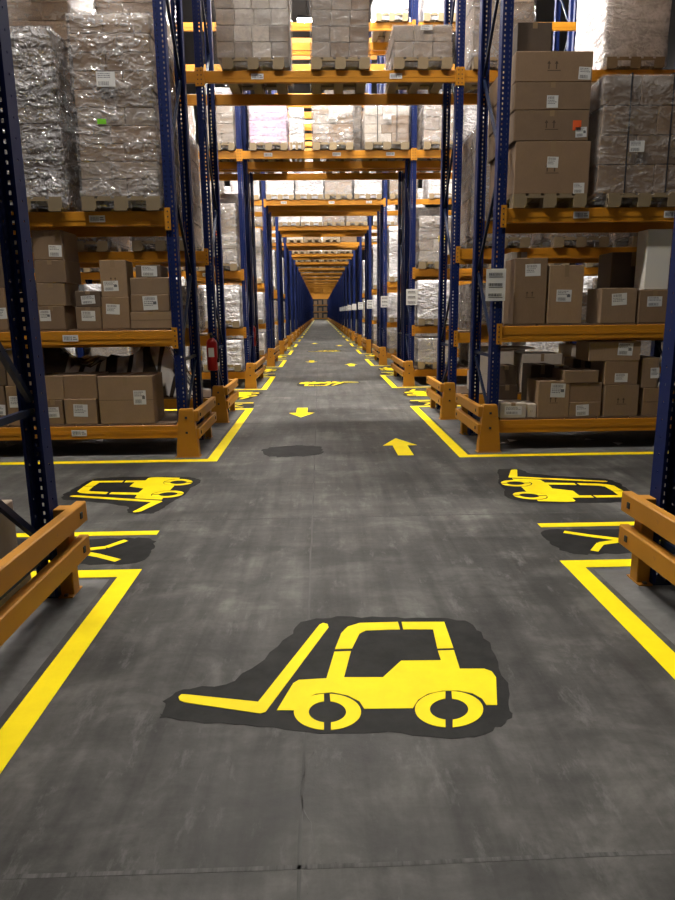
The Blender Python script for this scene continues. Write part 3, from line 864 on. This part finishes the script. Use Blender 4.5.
# right bay
G = 'cartons on the second shelf level, first rack, right bay'
shelf([
 ('a', None, 513, 545, 258, .42, .0, 'card', ('tape', 'mark'), (.55, .82, .17, .13), 'tall brown carton with an arrow print beside the right upright'),
 ('b', None, 546.5, 581, 265, .42, .0, 'card2', ('tape',), (.45, .48, .17, .13), 'tall tan carton with a central label, second shelf right bay'),
 ('c', None, 600, 635, 288, .42, .0, 'card2', ('tape',), (.5, .68, .17, .13), 'cube-like labelled carton in the middle of the right second shelf'),
 ('d', None, 637, 668, 290, .4, .0, 'card', ('tape',), (.5, .65, .17, .11), 'labelled carton under the white panel, right second shelf'),
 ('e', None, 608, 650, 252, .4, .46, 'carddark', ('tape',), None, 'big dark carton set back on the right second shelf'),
 ('f', None, 670, 700, 262, .4, .0, 'card', ('tape',), None, 'brown carton hidden behind the right near upright, second shelf'),
 ('g', None, 508, 524, 252, .4, .47, 'cardwhite', ('tape',), None, 'pale carton set back behind the tall carton by the right upright'),
], Y2, LEV[1] + DK, G)
xa, xb, zt = R_(644, 668, 229, Y2 + .04, LEV[1] + .42)
zb_ = at(655, 289.5, Y2).z + .001
carton(xa, xb, Y2 + .04, .25, zb_, zt, 'upright white box standing on a labelled carton, right second shelf', 'plast', parts=())
G = 'cartons on the bottom shelf level, first rack, right bay'
shelf([
 ('a', None, 537, 568, 381, .42, .0, 'card2', ('tape', 'mark'), (.62, .74, .17, .16), 'brown carton with a crumpled label, bottom shelf beside the right guard'),
 ('b', None, 569, 600, 402, .42, .0, 'card', ('tape',), (.42, .45, .15, .13), 'labelled brown carton, lowest of three on the right bottom shelf'),
 ('c', 'b', 568, 601, 383, .42, .01, 'card', ('tape',), None, 'plain brown carton, middle of three on the right bottom shelf'),
 ('d', 'c', 564, 598, 370.5, .4, .0, 'card2', ('tape',), None, 'flat tan carton topping the three on the right bottom shelf'),
 ('e', None, 603, 637, 385, .42, .0, 'card2', ('tape', 'mark'), None, 'brown carton with arrows, lowest of the tall bottom shelf stack'),
 ('f', 'e', 604, 637, 361, .42, .0, 'card', ('tape',), (.5, .3, .15, .1), 'labelled brown carton, middle of the tall bottom shelf stack'),
 ('g', 'f', 589, 640, 341.5, .42, .0, 'card2', ('tape',), (.7, .6, .17, .14), 'wide flat carton on top of the tall bottom shelf stack'),
 ('h', None, 641, 657, 388, .42, .02, 'card', ('tape', 'seam'), None, 'brown carton beside the right near upright, lower one'),
 ('i', 'h', 641, 657, 358, .42, .02, 'card2', ('tape',), (.8, .5, .1, .12), 'brown carton beside the right near upright, upper one'),
 ('j', None, 500, 526, 403, .3, .0, 'cardwhite', ('tape',), (.5, .5, .2, .1), 'flat white parcel with print at the corner of the right bottom shelf'),
 ('k', None, 527, 536, 404, .3, .02, 'cardwhite', ('mark',), None, 'small white parcel beside the flat white one'),
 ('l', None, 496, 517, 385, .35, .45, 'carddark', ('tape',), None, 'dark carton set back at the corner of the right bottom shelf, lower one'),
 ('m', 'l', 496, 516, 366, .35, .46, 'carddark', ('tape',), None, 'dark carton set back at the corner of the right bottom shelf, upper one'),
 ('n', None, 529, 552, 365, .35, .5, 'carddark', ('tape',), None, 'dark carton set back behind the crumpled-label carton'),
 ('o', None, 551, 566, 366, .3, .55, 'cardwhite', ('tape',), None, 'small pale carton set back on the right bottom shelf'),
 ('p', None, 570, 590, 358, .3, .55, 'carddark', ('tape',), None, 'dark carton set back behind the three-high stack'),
], Y2, LEV[0] + DK, G)

# --- first rack, back half (line C): loads over the corridor
zc_ = 4.84
px_load(217, 289, -95, YC - .1, zc_, 'film-topped carton load over the corridor, left of three on the dim beam', layers=9, cols=4, mats=('card3', 'cardwhite'), film='filmgrey', seed=11, palw=.84)
px_load(312, 369, -90, YC - .1, zc_, 'plain carton load over the corridor, middle of three on the dim beam', layers=9, cols=3, mats=('card3', 'card'), film='filmgrey', seed=12)
px_load(394, 452, 25, YC - .1, zc_, 'low film-wrapped load over the corridor beside the right uprights', layers=2, cols=3, mats=('card3',), film='filmgrey', seed=13, stickers=((.55, .9, .16, .06, None),))
# back half side bays, upper level
for s, xs in ((-1, (-4.85, -3.9, -2.7)), (1, (2.36, None, 4.2))):
    for i, x in enumerate(xs):
        if x is None: continue
        fm = 'filmwhite' if (s, i) == (1, 2) else 'film'
        hh = {(-1, 0): 1.35, (-1, 1): 1.15, (-1, 2): 1.7, (1, 0): 1.7, (1, 1): 1.6, (1, 2): 1.8}[(s, i)]
        pl = ('nearest the corridor', 'in the middle', 'furthest out')[(2 - i) if s < 0 else i]
        load(x, YC - .1, 4.84, .82, 1.14, hh, 5, 2, f'wrapped load {pl}, upper back beams, first rack, {SIDE[s]} bay', mats=('card3', 'cardwhite') if fm == 'film' else ('cardwhite',), film=fm, seed=30 + i + s)
    for i, x in enumerate((s * 2.45, s * 3.6, s * 4.75)):
        pl = ('nearest the corridor', 'in the middle', 'furthest out')[i]
        load(x, YC - .1, LEVB[2], .82, 1.14, (1.5, 1.25, 1.6)[i], 5, 2, f'wrapped load {pl}, third level back beams, first rack, {SIDE[s]} bay', mats=('card3', 'card'), film='film', seed=50 + i + s)
    for i, x in enumerate((s * 2.5, s * 3.55, s * 4.7)):
        pl = ('nearest the corridor', 'in the middle', 'furthest out')[i]
        load(x, YC - .1, LEVB[1] + DK, .82, 1.14, (.55, .4, .65)[i], 2, 2, f'low wrapped load {pl}, second level back deck, first rack, {SIDE[s]} bay', mats=('card', 'cardwhite'), film='filmdark' if i != 1 else 'film', seed=60 + i + s)
for s in (-1, 1):  # out-of-view loads added to keep lamp light off the back half
    for i, x in enumerate((s * 2.4, s * 3.55, s * 4.7)):
        load(x, YA - .1, 5.35, .84, 1.14, 1.8, 6, 2, f'unseen load added for shade, fourth level front beams, first rack, {SIDE[s]} bay, {ORD[i + 1]} from corridor', mats=('card3',), film=None, detail=False, seed=90 + i)
# dark film-covered heap sagging across the bottom back shelf, left bay
def heap(x0, x1, y0, y1, z, h, seed, label, mat):
    rr = random.Random(seed); nx, ny = 26, 10; vs = []; fs = []
    for j in range(ny + 1):
        for i in range(nx + 1):
            u, v = i / nx, j / ny
            env = min(1, 6 * u, 6 * (1 - u)) * min(1, 5 * v + .05, 5 * (1 - v) + .05)
            zz = z + h * env * (.72 + .2 * math.sin(u * 7 + 1.2) + .07 * math.sin(u * 23 + v * 5) + rr.uniform(-.03, .03))
            vs.append((x0 + (x1 - x0) * u, y0 + (y1 - y0) * v, zz))
    for j in range(ny):
        for i in range(nx): a = j * (nx + 1) + i; fs.append((a, a + 1, a + nx + 2, a + nx + 1))
    n0 = len(vs); per = [i for i in range(nx + 1)] + [j * (nx + 1) + nx for j in range(1, ny + 1)] + [ny * (nx + 1) + i for i in range(nx - 1, -1, -1)] + [j * (nx + 1) for j in range(ny - 1, 0, -1)]
    for i in per: vs.append((vs[i][0], vs[i][1], z))
    P = len(per)
    for k in range(P): fs.append((per[k], per[(k + 1) % P], n0 + (k + 1) % P, n0 + k))
    fs.append(tuple(n0 + k for k in range(P))[::-1])
    return tag(build(MB().poly_raw(vs, fs), 'film_covered_goods', M[mat], smooth=True), label, 'covered goods')
def stripes():  # pale bands painted into the film colour as reflections
    m, nt, b = new_mat('dark_film_painted_reflections'); v = mapped(nt, (1, 1, 1))
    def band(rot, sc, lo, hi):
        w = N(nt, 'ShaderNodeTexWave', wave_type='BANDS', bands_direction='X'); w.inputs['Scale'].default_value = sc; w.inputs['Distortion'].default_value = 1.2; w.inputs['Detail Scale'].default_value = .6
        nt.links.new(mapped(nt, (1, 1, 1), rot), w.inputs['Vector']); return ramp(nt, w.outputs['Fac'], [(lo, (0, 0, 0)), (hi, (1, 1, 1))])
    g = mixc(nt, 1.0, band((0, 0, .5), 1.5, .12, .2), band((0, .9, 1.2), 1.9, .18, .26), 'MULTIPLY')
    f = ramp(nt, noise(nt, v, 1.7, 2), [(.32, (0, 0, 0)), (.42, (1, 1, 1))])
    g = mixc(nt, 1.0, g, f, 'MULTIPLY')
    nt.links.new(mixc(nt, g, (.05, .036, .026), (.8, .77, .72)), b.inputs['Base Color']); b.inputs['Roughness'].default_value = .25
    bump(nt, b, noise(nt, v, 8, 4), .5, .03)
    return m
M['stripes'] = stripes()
heap(-5.0, -2.15, YC + .0, YC + .9, LEV[0] + DK, 1.0, 5, 'glossy dark film with painted pale reflections over goods, bottom back shelf, left bay', 'stripes')
# white packages and a pale board on the right bottom back shelf
G = 'pale cartons on the back bottom shelf, right bay'
Yb = YC + .0
def wb(x0, x1, d, h, dy, z, lab, mat='cardwhite'):
    return carton(x0, x1, Yb + dy, d, z, z + h, lab, mat, group=G)
zb0 = LEV[0] + DK
wb(2.15, 2.75, .6, .3, .0, zb0, 'pale carton on the back bottom shelf next to the right uprights, lower one')
wb(2.18, 2.72, .6, .34, .02, zb0 + .301, 'pale carton on the back bottom shelf next to the right uprights, upper one')
wb(2.85, 3.45, .6, .58, .0, zb0, 'tall pale carton on the back bottom shelf behind the crumpled-label carton')
wb(3.6, 4.2, .6, .7, .0, zb0, 'pale carton on the back bottom shelf in the middle of the right bay')
wb(4.35, 4.95, .6, .5, .0, zb0, 'pale carton far out on the back bottom shelf, right bay')
mb = MB().box(-.42, .42, -.3, .3, 0, .03); o = build(mb, 'pale_board', M['plast'], None, (2.62, Yb + .33, zb0 + .645)); tag(o, 'pale flat board lying on the white cartons behind the right upright', 'board')

# --- second rack: loads over the corridor
YA2 = lines(1)[0]
cfg = [(202, 239, 104, 'grey carton load', ('card3',), 'filmgrey', 4, 2), (250, 287, 105, 'overlit lilac film-wrapped load', ('lilac',), 'film', 5, 1), (290.5, 303, 108, 'narrow white wrapped column', ('plast',), 'filmwhite', 5, 1),
       (313, 353, 105, 'loosely wrapped pale load', ('cardwhite', 'card2'), 'film', 4, 2), (365, 409, 106, 'strapped pale carton load with a label', ('cardwhite', 'card2'), 'filmgrey', 4, 2),
       (424, 462, 104, 'grey load with sagging white film', ('carddark', 'card3'), 'film', 3, 2)]
for i, (a, b_, yt, nm, mats, fm, la, co) in enumerate(cfg):
    pw = max(.3, (b_ - a) / 660 * 13.6)
    px_load(a, b_, yt, YA2 - .1, 4.84, f'{nm}, front beams of second rack, {ORD[i + 1]} across', layers=la, cols=co, mats=mats, film=fm, seed=70 + i, straps=(i == 4), palw=min(.9, pw), stickers=((.5, .7, .16, .1, None),) if i in (3, 4) else ())
for i, (a, b_, yt) in enumerate(((226, 262, -20), (314, 352, -30), (377, 407, -18), (425, 458, -18))):
    px_load(a, b_, yt, YA2 - .1, 7.2, f'pale wrapped load, high middle beams of second rack, {ORD[i + 1]} across', layers=3, cols=2, mats=('cardwhite', 'cream'), film='filmwhite', seed=80 + i)
# second rack back half over the corridor, small seen slivers
for n in range(1, 18):
    L = lines(n)
    for half in (0, 1):
        if n == 1 and half == 0: continue
        yf = L[0] - .1 if half == 0 else L[3] + .1 - 1.2
        for i, x in enumerate((-1.3, -.45, .4, 1.27)):
            rr = random.Random(n * 31 + half * 7 + i)
            if rr.random() < .22 and n < 9: continue
            if n >= 9 and i == 3: continue
            if n >= 9: x = (-1.15, .0, 1.15)[i]
            load(x, yf, 4.84, .78 if n < 9 else 1.05, 1.14, rr.uniform(.9, 1.7), 4, 2, f'wrapped load over corridor, {WH[half]} of {RACK[n]}, {ORD[i + 1]} from left', mats=(rr.choice(('cardwhite', 'card3', 'card2')),), film=rr.choice(('film', 'filmwhite')) if n < 4 else None, detail=False, seed=n * 9 + i)
# side bays of second to fifth racks
for n in range(1, 5):
    L = lines(n)
    for s in (-1, 1):
        for bay in ((1, 2) if n == 1 else (1,)):
            xs = [s * (bay * PITCH + t) for t in (-1.25, -.1, 1.15)]
            for half in ((0,) if n != 1 else (0, 1)):
                yf = L[0] - .1 if half == 0 else L[3] + .1 - 1.2
                for lv in range(4):
                    z = LEVB[lv] if lv < 3 else 4.84
                    if n == 1 and lv < 2 and bay == 1: z += DK
                    for i, x in enumerate(xs):
                        rr = random.Random(n * 101 + s * 17 + bay * 5 + lv * 3 + i + half * 57)
                        if half == 1 and lv not in (2, 3): continue
                        if n == 1 and bay == 1 and half == 0 and lv == 3 and i < 2: continue
                        if n >= 2 and i > 1: continue
                        if bay == 2 and (half == 1 or rr.random() < .3): continue
                        if lv == 0: h = rr.uniform(.5, .75)
                        elif lv == 1: h = rr.uniform(.6, .95)
                        else: h = rr.uniform(1.1, 1.6)
                        if (n, lv, i, half, bay) == (1, 2, 0, 0, 1): h = .92 if s > 0 else 1.2
                        spot = ('by the corridor', 'mid bay', 'outer')[i]
                        st = ((.6, .5, .16, .12, 'inkyellow'),) if (n, s, bay, lv, i, half) == (1, 1, 1, 2, 0, 0) else ()
                        st = ((.5, .5, .1, .1, 'inkred'),) if (n, s, bay, lv, i, half) == (1, -1, 1, 2, 0, 0) else st
                        load(x, yf, z, .8, 1.14, h, 2 if lv < 2 else 4, 2, f'wrapped load, {spot}, {LVN[lv]} level, {WH[half]} of {RACK[n]}, {"outer " if bay == 2 else ""}{SIDE[s]} bay',
                             mats=('cardwhite', 'card3') if lv in (0, 2) and i == 0 else (rr.choice(('cardwhite', 'card3', 'card2')),), film='film' if n == 1 and lv == 2 else rr.choice(('film', 'filmwhite')), detail=(n == 1 and bay == 1 and i == 0 and half == 0), seed=n * 13 + i + lv, stickers=st)

# --- near left bay: a pallet and a carton standing on the floor behind the guard
a = fl(16, 560)
carton(-2.9, -1.93, 3.02, .58, .145, .59, 'pale brown carton on a floor pallet behind the near left guard', 'card3', parts=('tape',))
tag(link('wooden_pallet', PAL, None, (-2.5, 3.25, 0), math.pi / 2), 'pallet on the floor under the pale brown carton, behind the near left guard', 'pallet', 'wooden pallets')
# --- paper scraps below the right bottom beam
for i, (px, py) in enumerate(((505, 444), (512, 441), (590, 440), (618, 444), (10, 446), (100, 441))):
    x, y = fl(px, py); rr = random.Random(i); mb = MB()
    mb.poly_raw([(-.06, -.03, .001), (.05, -.04, .012), (.07, .03, .002), (-.04, .05, .02), (-.06, -.03, 0), (.05, -.04, .011), (.07, .03, .001), (-.04, .05, .019)], [(0, 1, 2, 3), (4, 7, 6, 5), (0, 4, 5, 1), (1, 5, 6, 2), (2, 6, 7, 3), (3, 7, 4, 0)])
    lab = ('crumpled paper scrap by the right guard foot', 'second paper scrap just behind the one by the right guard', 'paper scrap on the floor under the right bottom beam', 'paper scrap far out under the right bottom beam', 'paper scrap at the left frame edge under the bottom beam', 'paper scrap under the left bottom beam')[i]
    tag(build(mb, 'paper_scrap', M['white'], None, (x, y, 0.001), rr.uniform(0, 3)), lab, 'litter', 'paper scraps')

# ------------------------------------------------------------------ signs, extinguishers
def sign(x, y, z, w, h, label):
    r = tag(build(MB().box(-w / 2, w / 2, -.004, .004, -h / 2, h / 2, ch=.001), 'rack_sign', M['white'], None, (x, y, z)), label, 'sign', 'white rack location signs')
    for k in range(3):
        zz = h * (.32 - .32 * k)
        mb = MB(); rr = random.Random(k + int(y)); xx = -w * .36
        while xx < w * .3:
            b_ = rr.uniform(.02, .05) * w; mb.box(xx, xx + b_, -.0055, -.004, zz - h * .035, zz + h * .055); xx += b_ + .025 * w
        mb.box(-w * .36, w * .36, -.0055, -.004, zz - h * .085, zz - h * .065)
        build(mb, 'barcode_row', M['ink'], r)
sx0 = at(486, 285, YA - .075); sx1 = at(505.5, 285, YA - .075)
sign((sx0.x + sx1.x) / 2, YA - .075, sx0.z, sx1.x - sx0.x, .345, 'white sign with three barcode rows on the front right upright')
for n in range(1, 10):
    y = lines(n)[0] - .075
    sign(XU - .012, y, 1.9, .24, .33, f'white barcode sign on the right front upright of {RACK[n]}')
sg = at(382, 304, lines(2)[0])
def extinguisher(x, y, z, label):
    r = thing('fire_extinguisher', label, 'fire extinguisher', (x, y, z), 0, 'red fire extinguishers')
    build(MB().tube([(0, 0, 0), (0, 0, .015), (0, 0, .40), (0, 0, .44), (0, 0, .47)], [.07, .078, .078, .06, .022], 20), 'cylinder_body', M['red'], r, smooth=True)
    build(MB().box(-.02, .02, -.02, .02, .47, .51).box(-.015, .015, -.10, .03, .51, .525).box(-.015, .015, -.09, .0, .54, .55), 'valve', M['ink'], r)
    build(MB().tube([(.02, 0, .5), (.07, -.02, .5), (.10, -.03, .40), (.095, -.03, .2), (.085, -.02, .12)], [.01, .01, .01, .011, .018], 8), 'hose', M['black'], r, smooth=True)
    build(MB().box(-.04, .04, -.0815, -.074, .2, .33), 'instruction_label', M['white'], r)
    build(MB().box(-.03, .03, .075, .09, .05, .45), 'wall_bracket', M['steel'], r)
    return r
extinguisher(-XU, 9.80, .78, 'red fire extinguisher hung on the left upright behind the first rack')
extinguisher(-XU + .02, lines(1)[2] - .15, .85, 'red fire extinguisher on the left back upright of the second rack')

# ------------------------------------------------------------------ closing rack at the far end of the corridor
YE = 163.0
for s in (-1, 1):
    tag(link('rack_upright_ladder', cached(('farframe', .95), lambda: far_frame_mesh(.95)), None, (s * XU, YE, 0)), f'blue upright frame of the rack closing the far corridor end, {SIDE[s]} one', 'rack frame', 'blue upright rack frames')
for i, z in enumerate((.35, 1.9, 3.5, 5.1)):
    for k, yy in enumerate((YE - .02, YE + .97)):
        tag(link('rack_crossbeam', CACHE['beam'], None, (0, yy, z), math.pi * k), f'orange {LVN[i]} {"front" if k == 0 else "rear"} beam of the rack closing the far corridor end', 'beam', 'orange rack beams')
    for j, x in enumerate((-1.2, -.05, 1.15)):
        load(x, YE - .1, z, .8, 1.14, (.9, 1.1, .8)[(i + j) % 3], 3, 2, f'carton load, {LVN[i]} level of the rack closing the corridor, {ORD[j + 1]} across', mats=('card2',), film=None, detail=False, seed=i * 3 + j)

# ------------------------------------------------------------------ lamps
def lamp(x, y, z, w, l, mat, label, rz=0):
    r = thing('ceiling_light', label, 'ceiling light', (x, y, z), rz, 'long ceiling lights over the aisles')
    mb = MB(); mb.box(-l / 2, l / 2, -w / 2, w / 2, .0, .08, ch=.01); mb.box(-l * .3 - .01, -l * .3 + .01, -.01, .01, .08, ZC - z); mb.box(l * .3 - .01, l * .3 + .01, -.01, .01, .08, ZC - z)
    build(mb, 'housing', M['wall'], r)
    build(MB().box(-l / 2 + .02, l / 2 - .02, -w / 2 + .02, w / 2 - .02, -.02, -.001), 'diffuser', mat, r)
WARM = (1, .945, .87)
ES = {}
def E(v):
    if v not in ES: ES[v] = emit('lamp_glow', v, WARM)
    return ES[v]
ZL = 11.2
def arow(y, xs, nm, l=1.6, w=.35):
    for i, (x, e) in enumerate(xs): lamp(x, y, ZL, w, l, E(e), f'long lamp hung above the aisle {nm}, {ORD[i + 1]} from the left')
arow(-1.8, ((1.5, 30),), 'behind the camera')
arow(5.4, ((-3.2, 540), (.2, 190), (5.5, 15)), 'before the first rack')
arow(12.7, ((-2.6, 620), (0, 620), (2.6, 520)), 'before the second rack')
for n in range(1, NR - 1):
    y = (lines(n)[3] + lines(n + 1)[0]) / 2
    if n < 5: arow(y, ((-2.6, 420), (0, 350), (2.6, 420)), f'beyond the {RACK[n]}')
    else: arow(y, ((0, 190),), f'beyond the {RACK[n]}', 2.4, .5)
arow(161.5, ((0, 130),), 'before the far end rack', 2.4, .5)

w = bpy.data.worlds.new('world'); w.use_nodes = True; scn.world = w
w.node_tree.nodes['Background'].inputs[0].default_value = (.02, .02, .022, 1)
w.node_tree.nodes['Background'].inputs[1].default_value = .2
vs_ = scn.view_settings
vs_.view_transform = 'Standard'; vs_.look = 'None'; vs_.gamma = 1; vs_.use_curve_mapping = False; vs_.exposure = 0.0
try:
    scn.cycles.use_denoising = True; scn.cycles.transparent_max_bounces = 24; scn.cycles.sample_clamp_indirect = 6
except Exception: pass
